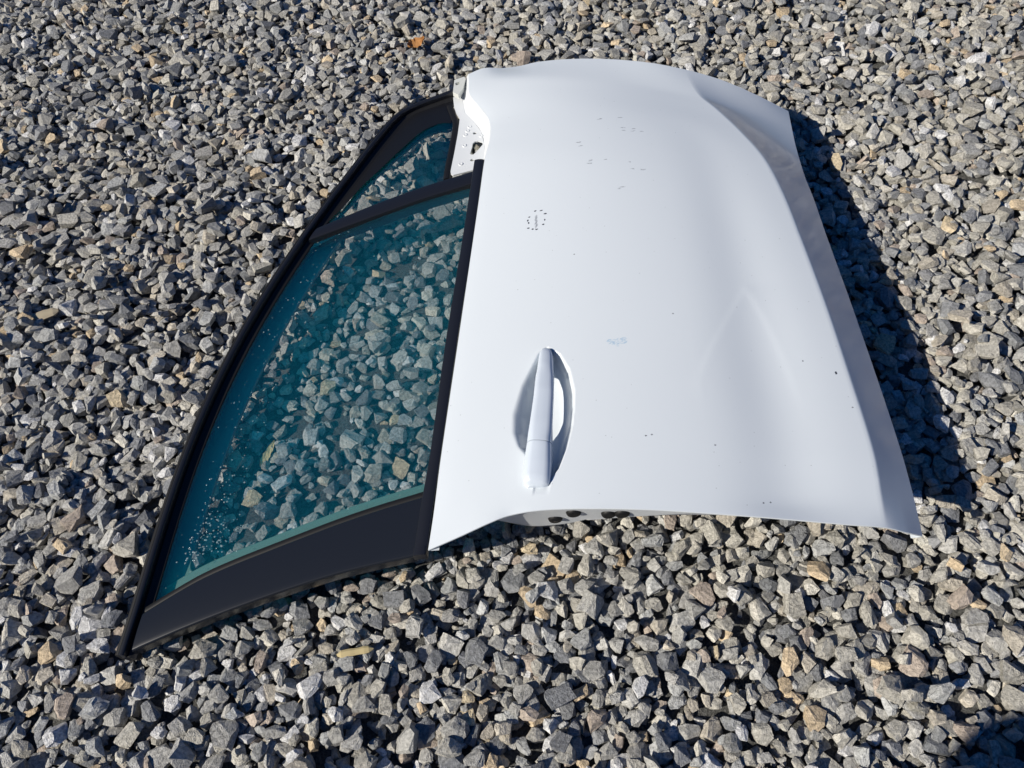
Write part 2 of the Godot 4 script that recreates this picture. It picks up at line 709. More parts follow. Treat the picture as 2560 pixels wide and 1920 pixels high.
func build_gravel() -> void:
	level.resize(NX * NZ)
	level.fill(0.0)
	for p in [Vector3(-0.5558, 0.0326, -0.3429), Vector3(-0.5476, 0.0378, -0.3869), Vector3(-0.5399, 0.0429, -0.4328), Vector3(-0.5324, 0.0476, -0.4804), Vector3(-0.5241, 0.0521, -0.5298), Vector3(-0.5145, 0.0566, -0.5811), Vector3(-0.5029, 0.0609, -0.6345), Vector3(-0.4888, 0.0651, -0.6902), Vector3(-0.4714, 0.0698, -0.7480), Vector3(-0.4502, 0.0753, -0.8079), Vector3(-0.4252, 0.0807, -0.8710), Vector3(-0.3964, 0.0852, -0.9380), Vector3(-0.3634, 0.0895, -1.0086), Vector3(-0.3260, 0.0933, -1.0841)]:
		sunk.append(Vector2(p.x, p.z))
	for p in [Vector3(-0.1454, 0.1115, -0.4406), Vector3(-0.1361, 0.1140, -0.5026), Vector3(-0.1233, 0.1168, -0.5754), Vector3(-0.0963, 0.1220, -0.7455), Vector3(-0.0654, 0.1277, -0.9228), Vector3(-0.0588, 0.1290, -0.9671), Vector3(-0.0395, 0.1326, -1.1011), Vector3(-0.0336, 0.1336, -1.1348)]:
		sunk.insert(0, Vector2(p.x, p.z))
	for i in 35000:
		var a := clampf(0.0110 * exp(rng.randfn(0.0, 0.27)), 0.0060, 0.0195)
		drop(a, 4, 0.22)
	for i in 6000:
		drop(rng.randf_range(0.003, 0.007), 5, 0.3)
	var sum := 0.0
	var n := 0
	for j in range(20, NZ - 20, 3):
		for i in range(20, 210, 3):
			sum += level[j * NX + i]
			n += 1
	var mean := sum / n + 0.004
	var fine_set := []
	var coarse_set := []
	var best_set := []
	for k in 40:
		fine_set.append(stone_shape(k, true)[0])
		coarse_set.append(stone_shape(k, false)[0])
		var arr := []
		arr.resize(Mesh.ARRAY_MAX)
		arr[Mesh.ARRAY_VERTEX] = fine_set[k]
		var m := ArrayMesh.new()
		m.add_surface_from_arrays(Mesh.PRIMITIVE_TRIANGLES, arr)
		best_set.append(m)
	# the ground below and around the loose stones
	var gm := PlaneMesh.new()
	gm.size = Vector2(240, 240)
	var soil := stone_material()
	soil.albedo_color = Color(0.46, 0.46, 0.45)
	ground = MeshInstance3D.new()
	ground.name = "gravel_ground"
	ground.mesh = gm
	ground.material_override = soil
	ground.position = Vector3(0, -mean - 0.002, 0)
	ground.set_meta("kind", "structure")
	ground.set_meta("label", "bed of grey crushed stone gravel under the white car door")
	add_child(ground)
	# which stones show largest
	var order := []
	for k in places.size():
		var p: Array = places[k]
		var at: Vector3 = p[1]
		var i := int((at.x - X0) / CELL)
		var j := int((at.z - Z0) / CELL)
		var shown: bool = at.y + p[0].y.length() * 0.5 >= level[j * NX + i] - 0.006
		p.append(shown)
		var eye := Vector3(0, 1.1 + mean, 0)
		var d := at - eye
		var depth := d.dot(Vector3(0, -sin(deg_to_rad(56.0)), -cos(deg_to_rad(56.0))))
		var sx := d.x / depth
		var sy := d.dot(Vector3(0, cos(deg_to_rad(56.0)), -sin(deg_to_rad(56.0)))) / depth
		var inside := absf(sx) < 0.66 and absf(sy) < 0.49
		var hidden := at.z < -0.36 and at.z > -1.46 and at.x > -0.12 and at.x < 0.58
		if shown and inside and not hidden:
			order.append([p[4] / depth, k])
	order.sort_custom(func(u, w): return u[0] > w[0] or u[0] == w[0] and u[1] < w[1])
	var single := {}
	for k in mini(300, order.size()):
		single[order[k][1]] = true
	var v := PackedVector3Array()
	var col := PackedColorArray()
	var used := [0, 0, 0]
	for k in places.size():
		var p: Array = places[k]
		var b: Basis = p[0]
		var at: Vector3 = p[1] - Vector3(0, mean, 0)
		var buried := true
		for q in [Vector2.ZERO, Vector2(0.8, 0), Vector2(-0.8, 0), Vector2(0, 0.8), Vector2(0, -0.8)]:
			var i := clampi(int((p[1].x + q.x * p[4] - X0) / CELL), 0, NX - 1)
			var j := clampi(int((p[1].z + q.y * p[4] - Z0) / CELL), 0, NZ - 1)
			if level[j * NX + i] < p[1].y + 0.012:
				buried = false
		if buried:
			continue  # quite covered by other stones
		if single.has(k):
			var o := MeshInstance3D.new()
			o.name = "stone"
			o.mesh = best_set[p[2]]
			o.material_override = stone_mats[p[3]]
			o.transform = Transform3D(b, at - ground.position)
			ground.add_child(o, true)
			continue
		var near: bool = p[5] and at.z > -0.72 and absf(at.x) < 1.25 and at.z < -0.05
		var s: PackedVector3Array = fine_set[p[2]] if near else coarse_set[p[2]]
		used[0 if near else 1] += 1
		v.append_array(Transform3D(b, at) * s)
		var c := stone_tones[p[3]] * 2.0 * rng.randf_range(0.85, 1.15)
		c.a = 1.0
		var tint := PackedColorArray()
		tint.resize(s.size())
		tint.fill(c)
		col.append_array(tint)
	var arr := []
	arr.resize(Mesh.ARRAY_MAX)
	arr[Mesh.ARRAY_VERTEX] = v
	arr[Mesh.ARRAY_COLOR] = col
	var m := ArrayMesh.new()
	m.add_surface_from_arrays(Mesh.PRIMITIVE_TRIANGLES, arr)
	var rest := put("gravel", m, dust_stone, ground)
	rest.position = -ground.position
	rest.set_meta("kind", "stuff")
	print("gravel: mean ", mean, " singles ", single.size(), " fine ", used[0], " coarse ", used[1], " tris ", v.size() / 3)


# ------------------------------------------------------------------ the door
var belt_pts: Array = [Vector3(-0.0344, 0.1280, -1.4489), Vector3(-0.0345, 0.1310, -1.4141), Vector3(-0.0341, 0.1340, -1.3707), Vector3(-0.0015, 0.1450, -1.2767), Vector3(-0.0001, 0.1500, -1.2139), Vector3(-0.0142, 0.1510, -1.1465), Vector3(-0.0297, 0.1490, -1.0448), Vector3(-0.0582, 0.1430, -0.8656), Vector3(-0.0830, 0.1380, -0.7095), Vector3(-0.1114, 0.1310, -0.5331), Vector3(-0.1231, 0.1270, -0.4524), Vector3(-0.1317, 0.1250, -0.4013)]
var crest_pts: Array = [Vector3(0.3965, 0.1680, -1.3422), Vector3(0.4071, 0.1710, -1.2544), Vector3(0.4269, 0.1720, -1.2119), Vector3(0.4569, 0.1730, -1.1372), Vector3(0.4799, 0.1730, -1.0612), Vector3(0.4883, 0.1730, -0.9704), Vector3(0.4888, 0.1730, -0.8764), Vector3(0.4874, 0.1720, -0.7287), Vector3(0.4828, 0.1700, -0.6002), Vector3(0.4766, 0.1670, -0.4690), Vector3(0.4652, 0.1640, -0.3962), Vector3(0.4613, 0.1600, -0.3634)]
var sill_pts: Array = [Vector3(0.6064, 0.0900, -1.2872), Vector3(0.5979, 0.0920, -1.2344), Vector3(0.5904, 0.0940, -1.1862), Vector3(0.5834, 0.0970, -1.1291), Vector3(0.5751, 0.1060, -1.0715), Vector3(0.5713, 0.1110, -1.0106), Vector3(0.5638, 0.1160, -0.9158), Vector3(0.5554, 0.1210, -0.7709), Vector3(0.5466, 0.1240, -0.6273), Vector3(0.5378, 0.1240, -0.4905), Vector3(0.5289, 0.1250, -0.4154), Vector3(0.5221, 0.1220, -0.3617)]
var front_pts: Array = [Vector3(-0.0344, 0.1280, -1.4489), Vector3(-0.0012, 0.1360, -1.4533), Vector3(0.0373, 0.1390, -1.4431), Vector3(0.0708, 0.1460, -1.4341), Vector3(0.1091, 0.1550, -1.4293), Vector3(0.1650, 0.1650, -1.4153), Vector3(0.2377, 0.1720, -1.3954), Vector3(0.3260, 0.1750, -1.3652), Vector3(0.3965, 0.1680, -1.3422), Vector3(0.4549, 0.1550, -1.3255), Vector3(0.4959, 0.1420, -1.3127), Vector3(0.5481, 0.1200, -1.2989), Vector3(0.6064, 0.0900, -1.2872)]
var rear_pts: Array = [Vector3(-0.1317, 0.1250, -0.4013), Vector3(-0.0867, 0.1400, -0.4108), Vector3(-0.0403, 0.1550, -0.4218), Vector3(-0.0164, 0.1580, -0.4269), Vector3(0.0140, 0.1650, -0.4268), Vector3(0.0492, 0.1710, -0.4234), Vector3(0.1009, 0.1780, -0.4159), Vector3(0.1704, 0.1820, -0.4055), Vector3(0.2664, 0.1820, -0.3893), Vector3(0.3385, 0.1760, -0.3788), Vector3(0.4118, 0.1690, -0.3680), Vector3(0.4596, 0.1600, -0.3636), Vector3(0.4903, 0.1440, -0.3612), Vector3(0.5221, 0.1220, -0.3617)]
const TURN := 0.82


func by_x(pts: Array, x: float) -> Vector3:
	for i in pts.size() - 1:
		if x <= pts[i + 1].x or i == pts.size() - 2:
			var a: Vector3 = pts[i]
			var b: Vector3 = pts[i + 1]
			var p0: Vector3 = pts[maxi(i - 1, 0)]
			var p3: Vector3 = pts[mini(i + 2, pts.size() - 1)]
			var d := b.x - a.x
			var k := clampf((x - a.x) / d, 0.0, 1.0)
			var da := (b - p0) / (b.x - p0.x) * d
			var db := (p3 - a) / (p3.x - a.x) * d
			var h := hermite(a, b, da, db, k)
			return Vector3(x, h.y, h.z)
	return pts[-1]


func skin_row(i: int, u: float) -> Vector3:
	var l: Vector3 = belt_pts[i]
	var c: Vector3 = crest_pts[i]
	var r: Vector3 = sill_pts[i]
	var last := belt_pts.size() - 1
	if i == 0 or i == last:
		var x := lerpf(l.x, c.x, u / TURN) if u < TURN else lerpf(c.x, r.x, (u - TURN) / (1.0 - TURN))
		return by_x(front_pts if i == 0 else rear_pts, x)
	if u < TURN:
		var k := u / TURN
		var p := l.lerp(c, k)
		var swell: float = lerpf(0.024, 0.031, clampf(i / 5.0, 0.0, 1.0)) + 0.009 * clampf((i - 8) / 3.0, 0.0, 1.0)
		p.y += swell * sin(PI * pow(k, 0.85))
		# shallow hollow along the lower door, before the crest
		p.y -= tab(float(i), [3.0, 5.0, 8.0, 10.0, 11.0], [0.0, 0.003, 0.008, 0.006, 0.0]) * exp(-pow((k - 0.80) / 0.10, 2.0))
		return p
	var k := (u - TURN) / (1.0 - TURN)
	var p := c.lerp(r, k)
	p.y = lerpf(c.y, r.y, pow(k, 1.02))
	return p


func skin_at(col: Array, knots: PackedFloat32Array, z: float) -> Vector3:
	for i in knots.size() - 1:
		if z <= knots[i + 1] or i == knots.size() - 2:
			var d := knots[i + 1] - knots[i]
			var k := clampf((z - knots[i]) / d, 0.0, 1.0)
			var a: Vector3 = col[i]
			var b: Vector3 = col[i + 1]
			var da: Vector3 = (b - col[i - 1]) / (knots[i + 1] - knots[i - 1]) * d if i > 0 else b - a
			var db: Vector3 = (col[i + 2] - a) / (knots[i + 2] - knots[i]) * d if i < knots.size() - 2 else b - a
			return hermite(a, b, da, db, k)
	return col[-1]


func tab(t: float, xs: Array, ys: Array) -> float:
	for i in xs.size() - 1:
		if t <= xs[i + 1]:
			return lerpf(ys[i], ys[i + 1], clampf((t - xs[i]) / (xs[i + 1] - xs[i]), 0.0, 1.0))
	return ys[-1]


# depth of the finger bowl behind the handle; a runs along the handle, b across it in metres
func bowl(p: Vector3) -> float:
	var top: Vector3 = HANDLE[0]
	var end: Vector3 = HANDLE[1]
	var d := Vector2(end.x - top.x, end.z - top.z)
	var len := d.length()
	d /= len
	var q := Vector2(p.x - top.x, p.z - top.z)
	var a := q.dot(d) / len
	var b := q.dot(Vector2(d.y, -d.x))
	if a < -0.02 or a > 1.0:
		return 0.0
	if b >= 0.0:
		var edge := tab(a, [-0.02, 0.0, 0.042, 0.164, 0.317, 0.431, 0.584, 0.737, 0.874, 0.98, 1.0], [0.001, 0.008, 0.021, 0.036, 0.044, 0.0455, 0.0435, 0.0375, 0.028, 0.012, 0.001])
		var s := b / edge
		if s >= 1.0:
			return 0.0
		return 0.033 * pow(clampf(sin(PI * clampf(a * 0.99 + 0.03, 0.0, 1.0)), 0.0, 1.0), 0.45) * (1.0 - pow(s, 7.0))
	var edge := tab(a, [-0.02, 0.01, 0.256, 0.47, 0.607, 0.706, 0.76, 0.86, 1.0], [0.001, 0.012, 0.034, 0.044, 0.042, 0.033, 0.022, 0.010, 0.001])
	var s := -b / edge
	if s >= 1.0:
		return 0.0
	return 0.033 * pow(clampf(sin(PI * clampf(a * 0.99 + 0.03, 0.0, 1.0)), 0.0, 1.0), 0.45) * (0.5 + 0.5 * cos(PI * pow(s, 1.35)))


# two faint steps meeting in a point, shaped to imitate a bright reflection
func reflection_step(p: Vector3) -> float:
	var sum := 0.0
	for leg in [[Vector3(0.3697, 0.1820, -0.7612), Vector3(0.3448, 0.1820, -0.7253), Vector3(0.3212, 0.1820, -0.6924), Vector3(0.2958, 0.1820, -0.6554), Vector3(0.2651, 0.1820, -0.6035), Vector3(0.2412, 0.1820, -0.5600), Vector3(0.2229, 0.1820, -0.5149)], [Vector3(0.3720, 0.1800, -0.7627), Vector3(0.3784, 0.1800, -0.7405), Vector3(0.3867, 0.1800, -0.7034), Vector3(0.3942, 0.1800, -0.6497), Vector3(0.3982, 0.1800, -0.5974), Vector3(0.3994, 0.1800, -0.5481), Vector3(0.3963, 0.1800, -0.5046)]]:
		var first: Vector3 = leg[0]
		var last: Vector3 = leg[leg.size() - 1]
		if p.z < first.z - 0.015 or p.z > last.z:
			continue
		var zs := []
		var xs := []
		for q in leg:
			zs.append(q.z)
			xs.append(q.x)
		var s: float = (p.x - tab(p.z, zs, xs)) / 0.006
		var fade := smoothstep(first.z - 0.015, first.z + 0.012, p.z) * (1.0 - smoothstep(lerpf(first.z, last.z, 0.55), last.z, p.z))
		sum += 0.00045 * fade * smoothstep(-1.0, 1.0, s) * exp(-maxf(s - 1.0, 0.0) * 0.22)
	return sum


var skin_knots := PackedFloat32Array()


func skin(u: float, z: float) -> Vector3:
	var col := []
	for i in belt_pts.size():
		col.append(skin_row(i, u))
	return skin_at(col, skin_knots, z)


func build_door() -> void:
	door = Node3D.new()
	door.name = "car_door"
	door.set_meta("label", "white car front door lying outside up on grey crushed stone")
	door.set_meta("category", "car door")
	add_child(door)
	for c in crest_pts:
		skin_knots.append(c.z)
	# outer skin
	var us := []
	var u := 0.0
	while u < 1.0001:
		us.append(minf(u, 1.0))
		u += 0.0022 if u > 0.075 and u < 0.30 else 0.007 if u > 0.50 else 0.016
	if us[-1] < 1.0:
		us.append(1.0)
	var zs := []
	var z := skin_knots[0]
	var z1 := skin_knots[-1]
	while z < z1 - 0.0012:
		zs.append(z)
		z += 0.0021 if z > -0.72 and z < -0.43 else 0.005 if z < -0.43 and z > -0.88 else 0.012
	zs.append(z1)
	var rows := []
	for i in zs.size():
		rows.append(PackedVector3Array())
	for uu in us:
		var col := []
		for i in belt_pts.size():
			col.append(skin_row(i, uu))
		for i in zs.size():
			var p := skin_at(col, skin_knots, zs[i])
			if uu > 0.05 and uu < 0.34:
				p.y -= bowl(p)
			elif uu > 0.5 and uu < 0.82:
				p.y += reflection_step(p)
			rows[i].append(p)
	var v := PackedVector3Array()
	var f := PackedInt32Array()
	sheet(rows, v, f)
	# folded hems
	var edges := [rows[0], rows[-1], PackedVector3Array(), PackedVector3Array()]
	for r in rows:
		edges[2].append(r[0])
		edges[3].append(r[-1])
	var inward := [Vector3(0, 0, 1), Vector3(0, 0, -1), Vector3(1, 0, 0), Vector3(-1, 0, 0)]
	for e in 4:
		var h := [edges[e], shifted(edges[e], inward[e] * -0.0008 + Vector3(0, -0.0016, 0)), shifted(edges[e], Vector3(0, -0.0032, 0)), shifted(edges[e], inward[e] * 0.014 + Vector3(0, -0.0045, 0))]
		if e == 0 or e == 3:
			h.reverse()
		sheet(h, v, f)
	var uv := PackedVector2Array()
	for p in v:
		uv.append(Vector2((p.x + 0.2) / 0.9, (p.z + 1.5) / 1.2))
	put("outer_skin", mesh_of(v, f, true, uv), paint, door)
	build_inner()
	build_handle()
	build_window()
	build_mirror_base()


func build_inner() -> void:
	# the pressed inner half of the door, a closed box under the skin
	var loop := PackedVector3Array()
	for i in 13:
		loop.append(skin(lerpf(0.015, 0.80, i / 12.0), -1.27))
	for i in range(1, 13):
		loop.append(skin(0.80, lerpf(-1.27, -0.43, i / 12.0)))
	for i in range(1, 13):
		loop.append(skin(lerpf(0.80, 0.05, i / 12.0), -0.43))
	for i in range(1, 12):
		loop.append(skin(0.02, lerpf(-0.43, -1.27, i / 12.0)))
	loop.append(loop[0])
	var mid := Vector3(0.2, 0, -0.83)
	var top := PackedVector3Array()
	var low := PackedVector3Array()
	var under := PackedVector3Array()
	for p in loop:
		top.append(p + Vector3(0, -0.016, 0))
		var q := p.lerp(Vector3(mid.x, p.y, mid.z), 0.05)
		low.append(Vector3(q.x, 0.05, q.z))
		q = p.lerp(Vector3(mid.x, p.y, mid.z), 0.12)
		under.append(Vector3(q.x, 0.012, q.z))
	var v := PackedVector3Array()
	var f := PackedInt32Array()
	sheet([top, low, under], v, f)
	put("inner_panel", mesh_of(v, f), bare, door)
	# the end face with the lock, under the rear edge
	var rim := []
	for p in rear_pts.slice(2, 10):
		rim.append(p + Vector3(0, -0.005, -0.004))
	var a := line(rim, 40)
	var b := line([Vector3(-0.0320, 0.1271, -0.4334), Vector3(-0.0146, 0.0873, -0.4451), Vector3(0.0135, 0.0527, -0.4532), Vector3(0.0425, 0.0550, -0.4510), Vector3(0.0710, 0.0774, -0.4435), Vector3(0.0837, 0.1076, -0.4360), Vector3(0.0885, 0.0908, -0.4388), Vector3(0.1399, 0.1325, -0.4236), Vector3(0.1783, 0.1637, -0.4118)], 40)
	var rows := [a, PackedVector3Array(), PackedVector3Array(), b, PackedVector3Array()]
	for i in 40:
		rows[1].append(a[i].lerp(b[i], 0.05))
		rows[2].append(a[i].lerp(b[i], 0.95))
		rows[4].append(b[i] + Vector3(0, -0.004, -0.03))
	v = PackedVector3Array()
	f = PackedInt32Array()
	sheet(rows, v, f)
	var face := put("lock_face", mesh_of(v, f), bare, door)
	for p in [Vector3(0.0678, 0.1419, -0.4310), Vector3(0.1145, 0.1412, -0.4253), Vector3(0.1320, 0.1464, -0.4219), Vector3(0.0441, 0.1054, -0.4408)]:
		var o := put("hole_plug", lathe([Vector2(0.0, 0.004), Vector2(0.006, 0.0045), Vector2(0.009, 0.003), Vector2(0.0105, 0.0), Vector2(0.0105, -0.004)], 18), rubber, face)
		o.position = p + Vector3(0, 0, 0.0015)
		o.rotation = Vector3(deg_to_rad(88.0), 0, 0)
	var bolt := put("bolt_head", lathe([Vector2(0.0, 0.004), Vector2(0.0035, 0.004), Vector2(0.0045, 0.002), Vector2(0.0045, -0.003)], 8), trim, face)
	bolt.position = ([Vector3(0.0678, 0.1419, -0.4310), Vector3(0.1145, 0.1412, -0.4253), Vector3(0.1320, 0.1464, -0.4219), Vector3(0.0441, 0.1054, -0.4408)])[3] + Vector3(0, 0, 0.002)
	bolt.rotation = Vector3(deg_to_rad(88.0), 0, 0)


func build_handle() -> void:
	var top: Vector3 = HANDLE[0]
	var end: Vector3 = HANDLE[1]
	var d := Vector3(end.x - top.x, 0, end.z - top.z)
	var side := Vector3(d.z, 0, -d.x).normalized()
	var shape := func(from: float, to: float, n: int) -> ArrayMesh:
		var rows := []
		for i in n + 1:
			var a := lerpf(from, to, float(i) / n)
			var p := top + d * a
			# find the skin's height under this point
			var base := 0.0
			var uu := 0.2
			for k in 8:
				var s := skin(uu, p.z)
				uu += (p.x - s.x) * 1.35
				base = s.y
			var wide: float = tab(a, [0.0, 0.015, 0.04, 0.1, 0.22, 0.4, 0.6, 0.74, 0.85, 0.93, 0.965, 0.99, 1.0], [0.0150, 0.0185, 0.0215, 0.0240, 0.027, 0.029, 0.032, 0.037, 0.0390, 0.0385, 0.0365, 0.0315, 0.022]) * 0.5
			var shift: float = tab(a, [0.0, 0.1, 0.4, 0.7, 1.0], [0.0, 0.001, 0.0015, 0.0, -0.001])
			var high: float = tab(a, [0.0, 0.02, 0.06, 0.15, 0.35, 0.6, 0.74, 0.86, 0.95, 0.985, 1.0], [0.006, 0.0085, 0.0110, 0.0160, 0.0215, 0.0235, 0.0225, 0.0190, 0.0150, 0.0115, 0.0060])
			var low: float = tab(a, [0.0, 0.17, 0.24, 0.35, 0.6, 0.66, 0.73, 1.0], [-0.012, -0.012, 0.002, 0.008, 0.009, 0.003, -0.012, -0.006])
			var r := PackedVector3Array()
			for k in 25:
				var t := TAU * k / 24.0
				var cx := signf(cos(t)) * pow(absf(cos(t)), 0.62)
				var cy := signf(sin(t)) * pow(absf(sin(t)), 0.75)
				var y := lerpf(low, high, 0.35) + (cy * (high - lerpf(low, high, 0.35)) if cy > 0 else cy * (lerpf(low, high, 0.35) - low))
				r.append(Vector3(p.x, base + y, p.z) + side * (cx * wide + shift))
			rows.append(r)
		var v := PackedVector3Array()
		var f := PackedInt32Array()
		sheet(rows, v, f)
		for e in [0, n]:
			var r: PackedVector3Array = rows[e]
			var c := Vector3.ZERO
			for k in 24:
				c += r[k] / 24.0
			var first := v.size()
			v.append(c)
			v.append_array(r)
			for k in 24:
				f.append_array([first, first + 2 + k, first + 1 + k] if e == 0 else [first, first + 1 + k, first + 2 + k])
		return mesh_of(v, f)
	var white := paint.duplicate() as StandardMaterial3D
	white.albedo_texture = null
	white.albedo_color = Color(0.785, 0.82, 0.86)
	var handle := put("door_handle", (shape as Callable).call(0.0, 0.728, 44), white, door)
	put("lock_cap", (shape as Callable).call(0.733, 1.0, 24), white, handle)


func build_window() -> void:
	var path := line([Vector3(-0.5858, 0.0300, -0.3271), Vector3(-0.5758, 0.0360, -0.3767), Vector3(-0.5669, 0.0421, -0.4288), Vector3(-0.5582, 0.0475, -0.4836), Vector3(-0.5485, 0.0528, -0.5411), Vector3(-0.5368, 0.0579, -0.6016), Vector3(-0.5221, 0.0628, -0.6653), Vector3(-0.5037, 0.0678, -0.7323), Vector3(-0.4802, 0.0740, -0.8017), Vector3(-0.4516, 0.0803, -0.8749), Vector3(-0.4181, 0.0855, -0.9530), Vector3(-0.3789, 0.0905, -1.0359), Vector3(-0.3341, 0.0948, -1.1249), Vector3(-0.2835, 0.0990, -1.2199), Vector3(-0.2409, 0.1000, -1.3016), Vector3(-0.1929, 0.1000, -1.3801), Vector3(-0.1499, 0.1020, -1.4070), Vector3(-0.1152, 0.1050, -1.4184), Vector3(-0.0682, 0.1100, -1.4333)], 60)
	put("window_frame", sweep(path, [Vector2(0.009, -0.034), Vector2(0.0072, -0.020), Vector2(0.0072, 0.001), Vector2(0.0085, 0.0030), Vector2(0.0105, 0.0036), Vector2(0.0140, 0.0030), Vector2(0.0162, 0.0008), Vector2(0.0166, -0.014), Vector2(0.015, -0.034)]), trim, door)
	put("weather_seal", sweep(path, [Vector2(0.0076, -0.026), Vector2(0.000, -0.024), Vector2(-0.0012, -0.010), Vector2(0.0, -0.0035), Vector2(0.0025, -0.0008), Vector2(0.0058, -0.0005), Vector2(0.0071, -0.0018)]), rubber, door)
	put("glass_channel", sweep(path, [Vector2(0.0155, -0.020), Vector2(0.0155, -0.0065), Vector2(0.019, -0.0060), Vector2(0.022, -0.0085), Vector2(0.0285, -0.0095), Vector2(0.0300, -0.0108), Vector2(0.0300, -0.020)]), rubber, door)
	var dt := line([Vector3(-0.3349, 0.0959, -1.0667), Vector3(-0.2347, 0.1088, -1.0984), Vector3(-0.1354, 0.1214, -1.1236), Vector3(-0.0332, 0.1337, -1.1424)], 24)
	var dl := line([Vector3(-0.3504, 0.0943, -1.0378), Vector3(-0.2424, 0.1081, -1.0645), Vector3(-0.1374, 0.1211, -1.0902), Vector3(-0.0410, 0.1325, -1.1077)], 24)
	put("divider_bar", slab(dt, dl, 4, 0.030, -0.001, 0.0012, 0.003), trim, door)
	var sl := line([Vector3(-0.0337, 0.1333, -1.1533), Vector3(-0.0621, 0.1286, -0.9679), Vector3(-0.0985, 0.1218, -0.7460), Vector3(-0.1280, 0.1158, -0.5429), Vector3(-0.1404, 0.1129, -0.4746), Vector3(-0.1528, 0.1096, -0.3968)], 40)
	var sr := line([Vector3(-0.0143, 0.1500, -1.1477), Vector3(-0.0443, 0.1455, -0.9490), Vector3(-0.0801, 0.1380, -0.7318), Vector3(-0.1115, 0.1300, -0.5337), Vector3(-0.1222, 0.1275, -0.4660), Vector3(-0.1330, 0.1250, -0.3962)], 40)
	for i in 40:
		sl[i].y = sr[i].y - 0.004
		sr[i].x -= 0.0012
	var strip := put("belt_strip", slab(sl, sr, 6, 0.018, 0.0012, 0.0012, 0.0016), trim, door)
	# end piece of the strip
	var ends := PackedVector3Array([sl[39] + Vector3(0.001, 0.002, -0.010), sl[39] + Vector3(0.0, 0.0022, 0.0012)])
	var ends2 := PackedVector3Array([sr[39] + Vector3(-0.0005, 0.002, -0.010), sr[39] + Vector3(-0.001, 0.0018, 0.0016)])
	put("end_piece", slab(ends, ends2, 4, 0.014, 0.0006, 0.001, 0.0018), trim, strip)
	# panel of the pillar
	var pt := line([Vector3(-0.5499, 0.0412, -0.3796), Vector3(-0.4958, 0.0531, -0.4037), Vector3(-0.4627, 0.0598, -0.4167), Vector3(-0.4184, 0.0683, -0.4294), Vector3(-0.3732, 0.0763, -0.4402), Vector3(-0.3173, 0.0859, -0.4535), Vector3(-0.2616, 0.0950, -0.4664), Vector3(-0.2032, 0.1040, -0.4775), Vector3(-0.1403, 0.1131, -0.4874)], 40)
	var pl := line([Vector3(-0.5583, 0.0356, -0.3277), Vector3(-0.4937, 0.0495, -0.3449), Vector3(-0.4541, 0.0576, -0.3544), Vector3(-0.4106, 0.0661, -0.3641), Vector3(-0.3666, 0.0743, -0.3731), Vector3(-0.3122, 0.0840, -0.3832), Vector3(-0.2580, 0.0931, -0.3915), Vector3(-0.2049, 0.1016, -0.3967), Vector3(-0.1509, 0.1099, -0.4005)], 40)
	put("pillar_panel", slab(pt, pl, 10, 0.020, 0.0, 0.0015, 0.0034), gloss_black, door)
	var st := line([Vector3(-0.5509, 0.0418, -0.3895), Vector3(-0.4966, 0.0536, -0.4137), Vector3(-0.4634, 0.0604, -0.4268), Vector3(-0.4189, 0.0687, -0.4397), Vector3(-0.3736, 0.0768, -0.4506), Vector3(-0.3174, 0.0863, -0.4640), Vector3(-0.2614, 0.0954, -0.4769), Vector3(-0.2027, 0.1043, -0.4882), Vector3(-0.1395, 0.1135, -0.4981)], 40)
	put("glass_seal", slab(shifted(pt, Vector3(0, 0, 0.0015)), st, 3, 0.014, -0.006, 0.001, 0.0015), rubber, door)
	# panes
	var gl := line([Vector3(-0.5558, 0.0326, -0.3429), Vector3(-0.5476, 0.0378, -0.3869), Vector3(-0.5399, 0.0429, -0.4328), Vector3(-0.5324, 0.0476, -0.4804), Vector3(-0.5241, 0.0521, -0.5298), Vector3(-0.5145, 0.0566, -0.5811), Vector3(-0.5029, 0.0609, -0.6345), Vector3(-0.4888, 0.0651, -0.6902), Vector3(-0.4714, 0.0698, -0.7480), Vector3(-0.4502, 0.0753, -0.8079), Vector3(-0.4252, 0.0807, -0.8710), Vector3(-0.3964, 0.0852, -0.9380), Vector3(-0.3634, 0.0895, -1.0086), Vector3(-0.3260, 0.0933, -1.0841)], 48)
	var gr := line([Vector3(-0.1454, 0.1115, -0.4406), Vector3(-0.1361, 0.1140, -0.5026), Vector3(-0.1233, 0.1168, -0.5754), Vector3(-0.0963, 0.1220, -0.7455), Vector3(-0.0654, 0.1277, -0.9228), Vector3(-0.0588, 0.1290, -0.9671), Vector3(-0.0395, 0.1326, -1.1011), Vector3(-0.0336, 0.1336, -1.1348)], 48)
	var rows := []
	for i in 48:
		var r := PackedVector3Array()
		for j in 25:
			var k := j / 24.0
			r.append(gl[i].lerp(gr[i], k) + Vector3(0, -0.012 + 0.010 * 4.0 * k * (1.0 - k) * 0.5, 0))
		rows.append(r)
	var v := PackedVector3Array()
	var f := PackedInt32Array()
	sheet(rows, v, f)
	var pane := put("window_pane", mesh_of(v, f), glass, door)
	droplets(pane, rows)
	var ql := line([Vector3(-0.3620, 0.0902, -1.0205), Vector3(-0.3182, 0.0944, -1.1079), Vector3(-0.2719, 0.0983, -1.1952), Vector3(-0.2218, 0.1000, -1.2907), Vector3(-0.1756, 0.1008, -1.3652), Vector3(-0.1532, 0.1038, -1.3800), Vector3(-0.1082, 0.1078, -1.3935), Vector3(-0.0691, 0.1103, -1.4068)], 40)
	var ga: Array = [Vector3(-0.0819, 0.1122, -1.3820), Vector3(-0.0749, 0.1154, -1.3431), Vector3(-0.0708, 0.1181, -1.3122), Vector3(-0.0810, 0.1227, -1.2305), Vector3(-0.0913, 0.1260, -1.1605), Vector3(-0.0926, 0.1266, -1.1417)]
	ga.reverse()
	var qr := line(ga, 40)
	rows = []
